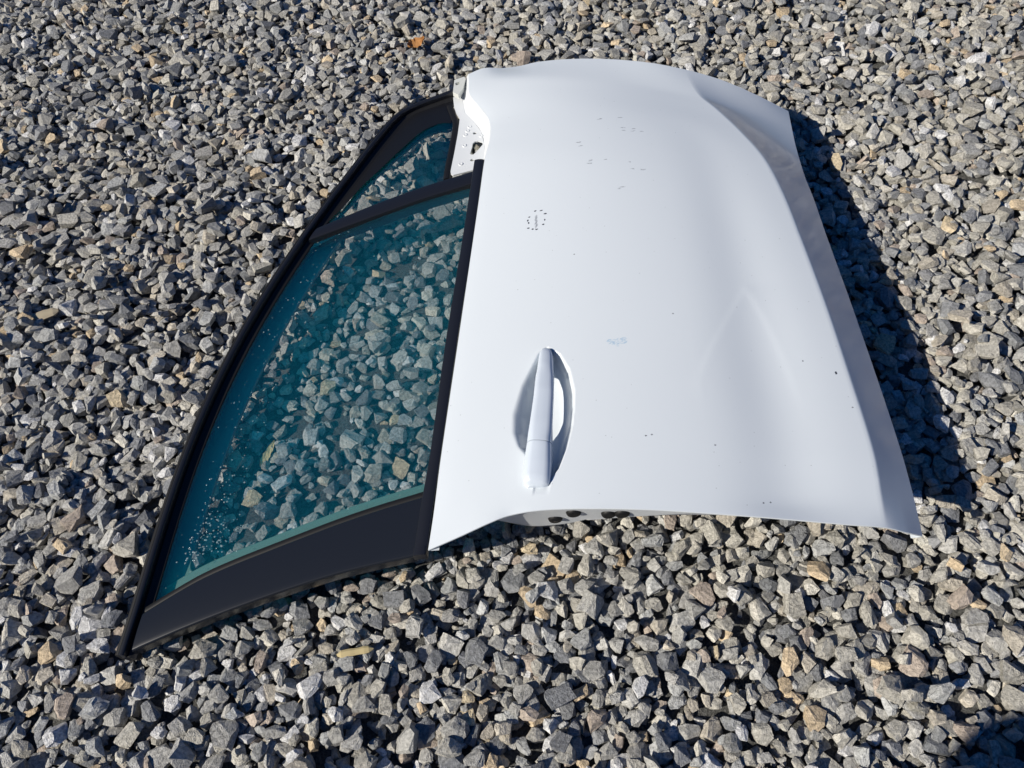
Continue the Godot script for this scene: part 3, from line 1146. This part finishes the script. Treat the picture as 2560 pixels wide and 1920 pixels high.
	for i in 40:
		var r := PackedVector3Array()
		for j in 17:
			r.append(ql[i].lerp(qr[i], j / 16.0) + Vector3(0, -0.012, 0))
		rows.append(r)
	v = PackedVector3Array()
	f = PackedInt32Array()
	sheet(rows, v, f)
	var quarter := put("quarter_pane", mesh_of(v, f), glass, door)
	var fr: Array = [Vector3(-0.0772, 0.1168, -1.3217), Vector3(-0.0918, 0.1149, -1.3268), Vector3(-0.1086, 0.1132, -1.3261), Vector3(-0.1381, 0.1112, -1.3102), Vector3(-0.1794, 0.1094, -1.2644), Vector3(-0.2193, 0.1074, -1.2143), Vector3(-0.2582, 0.1041, -1.1676), Vector3(-0.2938, 0.1006, -1.1168), Vector3(-0.3256, 0.0969, -1.0838)]
	fr.reverse()
	var fl := line(fr, 40)
	var ql2 := line([Vector3(-0.3620, 0.0902, -1.0205), Vector3(-0.3182, 0.0944, -1.1079), Vector3(-0.2719, 0.0983, -1.1952), Vector3(-0.2218, 0.1000, -1.2907), Vector3(-0.1756, 0.1008, -1.3652), Vector3(-0.1532, 0.1038, -1.3800), Vector3(-0.1082, 0.1078, -1.3935), Vector3(-0.0691, 0.1103, -1.4068)], 40)
	rows = []
	for i in 40:
		var r := PackedVector3Array()
		for j in 9:
			r.append(ql2[i].lerp(fl[i], j / 8.0) + Vector3(0, -0.0112, 0))
		rows.append(r)
	v = PackedVector3Array()
	f = PackedInt32Array()
	sheet(rows, v, f)
	put("black_border", mesh_of(v, f), print_black, quarter)
	var gk := line([Vector3(-0.0819, 0.1122, -1.3820), Vector3(-0.0749, 0.1154, -1.3431), Vector3(-0.0708, 0.1181, -1.3122), Vector3(-0.0810, 0.1227, -1.2305), Vector3(-0.0913, 0.1260, -1.1605), Vector3(-0.0926, 0.1266, -1.1417)], 30)
	put("pane_gasket", slab(shifted(gk, Vector3(-0.003, 0, 0)), shifted(gk, Vector3(0.010, 0, 0.0)), 3, 0.022, -0.008, 0.001, 0.002), rubber, door)
	# painted frame flange behind the panes; darker runs have shade in their colour
	var one := line([Vector3(-0.5715, 0.0326, -0.3458), Vector3(-0.5634, 0.0378, -0.3897), Vector3(-0.5557, 0.0429, -0.4353), Vector3(-0.5482, 0.0476, -0.4830), Vector3(-0.5399, 0.0521, -0.5326), Vector3(-0.5302, 0.0566, -0.5842), Vector3(-0.5185, 0.0609, -0.6382), Vector3(-0.5042, 0.0651, -0.6945), Vector3(-0.4866, 0.0698, -0.7530), Vector3(-0.4652, 0.0753, -0.8135), Vector3(-0.4399, 0.0807, -0.8771), Vector3(-0.4110, 0.0852, -0.9445), Vector3(-0.3778, 0.0895, -1.0156), Vector3(-0.3403, 0.0933, -1.0912)], 40)
	var two := line([Vector3(-0.5283, 0.0326, -0.3377), Vector3(-0.5200, 0.0378, -0.3820), Vector3(-0.5123, 0.0429, -0.4283), Vector3(-0.5048, 0.0476, -0.4759), Vector3(-0.4966, 0.0521, -0.5249), Vector3(-0.4871, 0.0566, -0.5755), Vector3(-0.4756, 0.0609, -0.6281), Vector3(-0.4618, 0.0651, -0.6827), Vector3(-0.4448, 0.0698, -0.7392), Vector3(-0.4240, 0.0753, -0.7981), Vector3(-0.3993, 0.0807, -0.8603), Vector3(-0.3708, 0.0852, -0.9265), Vector3(-0.3381, 0.0895, -0.9965), Vector3(-0.3009, 0.0933, -1.0716)], 40)
	put("inner_flange", slab(one, two, 3, 0.006, -0.036, 0.0, 0.002), plain(Color(0.30, 0.38, 0.42), 0.45), door)  # left run: shade under the frame put into a darker colour
	put("inner_flange", slab(line([Vector3(-0.5698, 0.0400, -0.4110), Vector3(-0.5134, 0.0522, -0.4363), Vector3(-0.4791, 0.0590, -0.4499), Vector3(-0.4329, 0.0676, -0.4634), Vector3(-0.3858, 0.0759, -0.4746), Vector3(-0.3276, 0.0857, -0.4886), Vector3(-0.2694, 0.0950, -0.5021), Vector3(-0.2085, 0.1042, -0.5138), Vector3(-0.1429, 0.1135, -0.5242)], 40), st, 3, 0.006, -0.033, 0.0, 0.002), flange, door)
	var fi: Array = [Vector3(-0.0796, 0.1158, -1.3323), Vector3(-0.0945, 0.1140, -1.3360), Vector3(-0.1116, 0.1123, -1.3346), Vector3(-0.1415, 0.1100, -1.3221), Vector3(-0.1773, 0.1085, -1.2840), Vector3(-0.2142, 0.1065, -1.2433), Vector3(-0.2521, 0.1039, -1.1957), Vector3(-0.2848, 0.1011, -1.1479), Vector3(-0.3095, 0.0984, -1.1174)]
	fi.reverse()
	put("inner_flange", slab(ql2, line(fi, 40), 3, 0.006, -0.034, 0.0, 0.002), trim, door)  # quarter window run: dark material stands in for its shade
	# the flange's rounded lower corner
	var lf: Array = [Vector3(-0.5283, 0.0326, -0.3377), Vector3(-0.5200, 0.0378, -0.3820), Vector3(-0.5123, 0.0429, -0.4283), Vector3(-0.5048, 0.0476, -0.4759), Vector3(-0.4966, 0.0521, -0.5249), Vector3(-0.4871, 0.0566, -0.5755), Vector3(-0.4756, 0.0609, -0.6281), Vector3(-0.4618, 0.0651, -0.6827), Vector3(-0.4448, 0.0698, -0.7392), Vector3(-0.4240, 0.0753, -0.7981), Vector3(-0.3993, 0.0807, -0.8603), Vector3(-0.3708, 0.0852, -0.9265), Vector3(-0.3381, 0.0895, -0.9965), Vector3(-0.3009, 0.0933, -1.0716)]
	var bf: Array = [Vector3(-0.5698, 0.0400, -0.4110), Vector3(-0.5134, 0.0522, -0.4363), Vector3(-0.4791, 0.0590, -0.4499), Vector3(-0.4329, 0.0676, -0.4634), Vector3(-0.3858, 0.0759, -0.4746), Vector3(-0.3276, 0.0857, -0.4886), Vector3(-0.2694, 0.0950, -0.5021), Vector3(-0.2085, 0.1042, -0.5138), Vector3(-0.1429, 0.1135, -0.5242)]
	var corner: Vector3 = bf[0]
	var near := 1e9
	for i in 60:
		for j in 60:
			var p := along(lf, i / 120.0)
			var q := along(bf, j / 120.0)
			var d := Vector2(p.x - q.x, p.z - q.z).length()
			if d < near:
				near = d
				corner = (p + q) / 2.0
	var up_side := (along(lf, 0.5) - corner).normalized() * 0.028 + corner
	var out_side := (along(bf, 0.6) - corner).normalized() * 0.028 + corner
	var c1 := PackedVector3Array()
	var c2 := PackedVector3Array()
	for i in 13:
		var t := i / 12.0
		c1.append(corner + (corner - up_side + corner - out_side) * 0.08)
		c2.append(up_side.lerp(corner, t).lerp(corner.lerp(out_side, t), t))
	put("inner_flange", slab(c1, c2, 3, 0.006, -0.0345, 0.0, 0.001), flange, door)


func droplets(pane: MeshInstance3D, rows: Array) -> void:
	var ball := ico(2)
	var v := PackedVector3Array()
	var f := PackedInt32Array()
	for k in 400:
		var a := rng.randf()
		var i := 0.0
		var j := 0.0
		var r := rng.randf_range(0.0005, 0.0013)
		if a < 0.30:  # thick in the lowest corner
			i = 6.0 + absf(rng.randfn(0.0, 3.5))
			j = 2.2 + absf(rng.randfn(0.0, 2.0))
			r = rng.randf_range(0.0005, 0.0016)
		elif a < 0.72:  # a band along the frame
			i = rng.randf_range(4.0, 46.0)
			j = 1.5 + absf(rng.randfn(0.0, 3.5))
		else:
			i = rng.randf_range(3.0, 46.0)
			j = rng.randf_range(1.0, 22.0)
			r = rng.randf_range(0.0005, 0.0013)
		var p: Vector3 = rows[clampi(int(i), 0, 46)][clampi(int(j), 0, 24)].lerp(rows[clampi(int(i) + 1, 0, 47)][clampi(int(j) + 1, 0, 24)], rng.randf())
		p += Vector3(rng.randf_range(-0.004, 0.004), 0, rng.randf_range(-0.004, 0.004))
		var first := v.size()
		for d in ball[0]:
			v.append(p + Vector3(d.x * r, maxf(d.y, -0.1) * r * 0.6 + 0.0001, d.z * r))
		for t in ball[1]:
			f.append(first + t)
	var o := put("water_drops", mesh_of(v, f), water, pane)
	o.set_meta("kind", "stuff")


func build_mirror_base() -> void:
	var outline := PackedVector3Array()
	for p in [Vector3(-0.0692, 0.1004, -1.4360), Vector3(-0.0708, 0.1018, -1.4088), Vector3(-0.0696, 0.1038, -1.3747), Vector3(-0.0654, 0.1059, -1.3499), Vector3(-0.0591, 0.1079, -1.3313), Vector3(-0.0606, 0.1092, -1.3120), Vector3(-0.0711, 0.1138, -1.2304), Vector3(-0.0816, 0.1169, -1.1645), Vector3(-0.0809, 0.1177, -1.1543), Vector3(-0.0765, 0.1185, -1.1502), Vector3(-0.0354, 0.1230, -1.1553)]:
		outline.append(p)
	var wall: Array = [Vector3(-0.0487, 0.1011, -1.4480), Vector3(-0.0515, 0.1042, -1.3962), Vector3(-0.0481, 0.1077, -1.3486), Vector3(-0.0303, 0.1123, -1.3102), Vector3(-0.0177, 0.1162, -1.2743), Vector3(-0.0128, 0.1200, -1.2300), Vector3(-0.0144, 0.1218, -1.2039), Vector3(-0.0169, 0.1233, -1.1805)]
	for i in range(wall.size() - 1, -1, -1):
		outline.append(wall[i])
	var holes := [[Vector3(-0.0369, 0.1175, -1.2296), Vector3(-0.0360, 0.1169, -1.2387), Vector3(-0.0311, 0.1171, -1.2439), Vector3(-0.0242, 0.1178, -1.2440), Vector3(-0.0170, 0.1189, -1.2384), Vector3(-0.0155, 0.1197, -1.2306), Vector3(-0.0245, 0.1198, -1.2167), Vector3(-0.0313, 0.1197, -1.2075), Vector3(-0.0364, 0.1195, -1.2023), Vector3(-0.0406, 0.1189, -1.2042), Vector3(-0.0421, 0.1185, -1.2076)]]
	for p in [Vector3(-0.0303, 0.1151, -1.2712), Vector3(-0.0388, 0.1204, -1.1860)]:
		holes.append(round_edge([], p, 0.0042, 14))
	var plate := put("mirror_base", holed_plate(outline, holes, 0.003), bare, door)
	for p in [Vector3(-0.0496, 0.1133, -1.2700), Vector3(-0.0183, 0.1173, -1.2583), Vector3(-0.0611, 0.1184, -1.1783), Vector3(-0.0448, 0.1129, -1.2825), Vector3(-0.0399, 0.1124, -1.2952), Vector3(-0.0524, 0.1155, -1.2351)]:
		var o := put("dimple", lathe([Vector2(0.0, 0.0002), Vector2(0.0022, 0.0002), Vector2(0.0030, 0.0011), Vector2(0.0040, 0.0009), Vector2(0.0048, -0.0004)], 16), bare, plate)
		o.position = p + Vector3(0, 0.0008, 0)
	# curved wall from the skin down to the base
	var a := line([Vector3(-0.0344, 0.1280, -1.4489), Vector3(-0.0345, 0.1310, -1.4141), Vector3(-0.0341, 0.1340, -1.3707), Vector3(-0.0180, 0.1390, -1.3237), Vector3(-0.0015, 0.1450, -1.2767), Vector3(0.0050, 0.1480, -1.2435), Vector3(-0.0001, 0.1500, -1.2139), Vector3(-0.0059, 0.1510, -1.1730), Vector3(-0.0142, 0.1510, -1.1465)], 40)
	var b := line(wall, 40)
	var rows := []
	for i in 40:
		var r := PackedVector3Array()
		for j in 9:
			var k := j / 8.0
			var p := a[i].lerp(b[i], k)
			p.y = lerpf(a[i].y, b[i].y, 0.5 - 0.5 * cos(PI * pow(k, 0.9)))
			r.append(p)
		rows.append(r)
	var v := PackedVector3Array()
	var f := PackedInt32Array()
	sheet(rows, v, f)
	put("pressed_wall", mesh_of(v, f), bare, door)
	# plastic clip at the front corner
	var cap: Array = [Vector3(-0.0652, 0.1104, -1.4409), Vector3(-0.0439, 0.1113, -1.4486), Vector3(-0.0412, 0.1122, -1.4389), Vector3(-0.0472, 0.1139, -1.4054), Vector3(-0.0581, 0.1143, -1.3841), Vector3(-0.0692, 0.1126, -1.3967), Vector3(-0.0670, 0.1115, -1.4196)]
	var ring := PackedVector3Array()
	for p in cap:
		ring.append(p + Vector3(0, 0.012, 0))
	var mid := (ring[0] + ring[2] + ring[5]) / 3.0
	var hole := PackedVector3Array()
	for q in [Vector2(-0.005, -0.004), Vector2(0.004, -0.006), Vector2(0.004, 0.003), Vector2(-0.004, 0.006)]:
		hole.append(mid + Vector3(q.x, 0, q.y))
	put("corner_clip", holed_plate(ring, [hole], 0.010), cap_grey, door)


func top_of_gravel(x: float, z: float) -> float:
	var i := int((x - X0) / CELL)
	var j := int((z - Z0) / CELL)
	var h := 0.0
	for dj in range(-1, 2):
		for di in range(-1, 2):
			h = maxf(h, level[(j + dj) * NX + i + di])
	return h + ground.position.y + 0.002


func lay(called: String, label: String, category: String, mesh: Mesh, mat: Material, x: float, z: float, turn: Vector3, lift := 0.0) -> void:
	var o := put(called, mesh, mat, self)
	o.position = Vector3(x, top_of_gravel(x, z) + lift, z)
	o.rotation = turn
	o.set_meta("label", label)
	o.set_meta("category", category)


func leaf_mesh(long: float, wide: float, curl: float, seed_of: int) -> ArrayMesh:
	var n := FastNoiseLite.new()
	n.seed = seed_of
	n.frequency = 90.0
	var one := []
	var two := []
	for i in 15:
		var t := i / 14.0
		var w := wide * sin(PI * pow(t, 0.8)) * (1.0 + 0.5 * n.get_noise_1d(t * 0.08)) + 0.0004
		var a := PackedVector3Array()
		var b := PackedVector3Array()
		for j in 7:
			var k := j / 3.0 - 1.0
			var y := curl * (k * k * 0.6 + pow(t - 0.5, 2.0) * 2.0) + 0.0016 * n.get_noise_2d(t * 0.05, k * 0.02)
			a.append(Vector3((t - 0.5) * long, y, k * w))
			b.append(Vector3((t - 0.5) * long, y - 0.0005, k * w))
		one.append(b)
		two.append(a)
	var v := PackedVector3Array()
	var f := PackedInt32Array()
	sheet(two, v, f)
	sheet(one, v, f)
	return mesh_of(v, f, false)


func splinter_mesh(long: float, wide: float, high: float, seed_of: int) -> ArrayMesh:
	var r := RandomNumberGenerator.new()
	r.seed = seed_of
	var rows := []
	for i in 9:
		var t := i / 8.0
		var k := minf(1.0, minf(t, 1.0 - t) * 5.0 + 0.25) * r.randf_range(0.8, 1.1)
		var row := PackedVector3Array()
		for q in [Vector2(-1, -1), Vector2(-1, 0.6), Vector2(-0.4, 1), Vector2(0.5, 0.8), Vector2(1, 0.2), Vector2(0.8, -1), Vector2(-1, -1)]:
			row.append(Vector3((t - 0.5) * long, q.y * high * k, q.x * wide * k))
		rows.append(row)
	var v := PackedVector3Array()
	var f := PackedInt32Array()
	sheet(rows, v, f)
	return mesh_of(v, f, false)


func build_litter() -> void:
	var brown := plain(Color(0.66, 0.48, 0.30), 0.8, 0.3)
	var pale := plain(Color(0.72, 0.66, 0.50), 0.8, 0.3)
	var grey_wood := plain(Color(0.62, 0.58, 0.50), 0.85, 0.3)
	lay("dry_leaf", "curled light brown dry leaf on the gravel behind the mirror corner of the door", "leaf", leaf_mesh(0.048, 0.015, 0.012, 3), brown, -0.160, -1.752, Vector3(0.15, 0.5, 0.1), 0.004)
	lay("dry_leaf", "narrow pale yellow leaf on shaded stones under the window pane", "leaf", leaf_mesh(0.050, 0.006, 0.003, 8), pale, -0.417, -0.652, Vector3(0.1, 1.1, 0.2), 0.002)
	lay("wood_splinter", "weathered wood splinter lying among stones left of the window frame", "splinter", splinter_mesh(0.075, 0.011, 0.005, 4), grey_wood, -0.884, -0.987, Vector3(0.05, 0.25, 0.1), 0.003)
	lay("wood_splinter", "short pale split stick on the gravel below the black pillar panel", "splinter", splinter_mesh(0.052, 0.005, 0.004, 6), pale, -0.252, -0.308, Vector3(0.0, 0.1, 0.0), 0.003)
	build_person()


# someone standing off to the left of the camera, hands in the jacket pockets; the shadow of one elbow reaches the near right corner
func build_person() -> void:
	var o := Node3D.new()
	o.name = "person"
	o.set_meta("label", "person in dark jacket and trousers standing outside the frame, only the shadow shows")
	o.set_meta("category", "person")
	add_child(o)
	o.position = PERSON_AT
	o.basis = Basis(Vector3.UP, -deg_to_rad(90.0 - 23.0))
	var cloth := plain(Color(0.20, 0.21, 0.24), 0.85, 0.3)
	var skin_tone := plain(Color(0.80, 0.62, 0.52), 0.6)
	var hair := plain(Color(0.18, 0.13, 0.10), 0.7)
	# joints: from, to, radius at each (local: facing -z)
	var body := []
	for s in [-1.0, 1.0]:
		body.append([Vector3(s * 0.10, 0.05, -0.10), Vector3(s * 0.095, 0.06, 0.06), 0.042, 0.048])
		body.append([Vector3(s * 0.095, 0.08, 0.05), Vector3(s * 0.095, 0.50, 0.0), 0.055, 0.068])
		body.append([Vector3(s * 0.095, 0.50, 0.0), Vector3(s * 0.085, 0.92, 0.0), 0.070, 0.098])
		body.append([Vector3(s * 0.17, 1.43, 0.0), Vector3(s * 0.285, 1.15, 0.04), 0.068, 0.058])
		body.append([Vector3(s * 0.285, 1.15, 0.04), Vector3(s * 0.165, 0.97, -0.10), 0.056, 0.055])
	body.append([Vector3(-0.05, 0.95, 0.0), Vector3(0.05, 0.95, 0.0), 0.135, 0.135])
	body.append([Vector3(0, 0.98, 0.0), Vector3(0, 1.22, 0.0), 0.135, 0.145])
	body.append([Vector3(-0.09, 1.33, 0.0), Vector3(0.09, 1.33, 0.0), 0.115, 0.115])
	body.append([Vector3(0, 1.40, 0.0), Vector3(0, 1.49, -0.01), 0.085, 0.065])
	put("clothed_body", nets(body, 0.016, 0.03), cloth, o)
	var head := [[Vector3(0, 1.66, 0.01), Vector3(0, 1.64, -0.02), 0.092, 0.085], [Vector3(0, 1.60, -0.03), Vector3(0, 1.575, -0.05), 0.062, 0.045], [Vector3(0, 1.63, -0.10), Vector3(0, 1.60, -0.115), 0.010, 0.014], [Vector3(0, 1.46, 0.0), Vector3(0, 1.58, 0.0), 0.055, 0.052],
		[Vector3(-0.088, 1.63, 0.0), Vector3(-0.092, 1.60, 0.0), 0.016, 0.012], [Vector3(0.088, 1.63, 0.0), Vector3(0.092, 1.60, 0.0), 0.016, 0.012]]
	put("head", nets(head, 0.007, 0.012), skin_tone, o)
	put("hair", nets([[Vector3(0, 1.695, 0.025), Vector3(0, 1.67, 0.035), 0.088, 0.088], [Vector3(0, 1.62, 0.06), Vector3(0, 1.57, 0.05), 0.06, 0.045]], 0.009, 0.015), hair, o)


# smooth union of tapered bones, meshed with one vertex in each cell that the surface crosses
func nets(bones: Array, cell: float, blend: float) -> ArrayMesh:
	var field := {}
	var reach := 0.0
	for b in bones:
		var m: float = maxf(b[2], b[3]) + cell * 2.5
		var lo: Vector3 = ((b[0] as Vector3).min(b[1]) - Vector3.ONE * m) / cell
		var hi: Vector3 = ((b[0] as Vector3).max(b[1]) + Vector3.ONE * m) / cell
		for x in range(floori(lo.x), ceili(hi.x) + 1):
			for y in range(floori(lo.y), ceili(hi.y) + 1):
				for z in range(floori(lo.z), ceili(hi.z) + 1):
					var p := Vector3(x, y, z) * cell
					var ab: Vector3 = b[1] - b[0]
					var t := clampf((p - b[0]).dot(ab) / maxf(ab.length_squared(), 1e-9), 0.0, 1.0)
					var d := p.distance_to(b[0] + ab * t) - lerpf(b[2], b[3], t)
					var key := Vector3i(x, y, z)
					if field.has(key):
						var e: float = field[key]
						var h := clampf(0.5 + 0.5 * (e - d) / blend, 0.0, 1.0)
						field[key] = lerpf(e, d, h) - blend * h * (1.0 - h)
					else:
						field[key] = d
	var at := {}
	var v := PackedVector3Array()
	var f := PackedInt32Array()
	var corners := [Vector3i(0, 0, 0), Vector3i(1, 0, 0), Vector3i(0, 1, 0), Vector3i(1, 1, 0), Vector3i(0, 0, 1), Vector3i(1, 0, 1), Vector3i(0, 1, 1), Vector3i(1, 1, 1)]
	var pairs := [[0, 1], [2, 3], [4, 5], [6, 7], [0, 2], [1, 3], [4, 6], [5, 7], [0, 4], [1, 5], [2, 6], [3, 7]]
	for key in field:
		var val := []
		for c in corners:
			val.append(field.get(key + c, 0.05))
		var sum := Vector3.ZERO
		var n := 0
		for q in pairs:
			var a: float = val[q[0]]
			var b: float = val[q[1]]
			if (a < 0.0) != (b < 0.0):
				sum += Vector3(corners[q[0]]).lerp(Vector3(corners[q[1]]), a / (a - b))
				n += 1
		if n:
			at[key] = v.size()
			v.append((Vector3(key) + sum / n) * cell)
	for key in field:
		var a: float = field[key]
		for k in 3:
			var step := Vector3i.ZERO
			step[k] = 1
			var b: float = field.get(key + step, 0.05)
			if (a < 0.0) == (b < 0.0):
				continue
			var u := Vector3i.ZERO
			var w := Vector3i.ZERO
			u[(k + 1) % 3] = 1
			w[(k + 2) % 3] = 1
			var q := [key, key - u, key - u - w, key - w]
			if at.has(q[0]) and at.has(q[1]) and at.has(q[2]) and at.has(q[3]):
				var i0: int = at[q[0]]
				var i1: int = at[q[1]]
				var i2: int = at[q[2]]
				var i3: int = at[q[3]]
				if a < 0.0:
					f.append_array([i0, i2, i1, i0, i3, i2])
				else:
					f.append_array([i0, i1, i2, i0, i2, i3])
	return mesh_of(v, f)


const PERSON_AT := Vector3(-0.785, 0.0, 0.802)
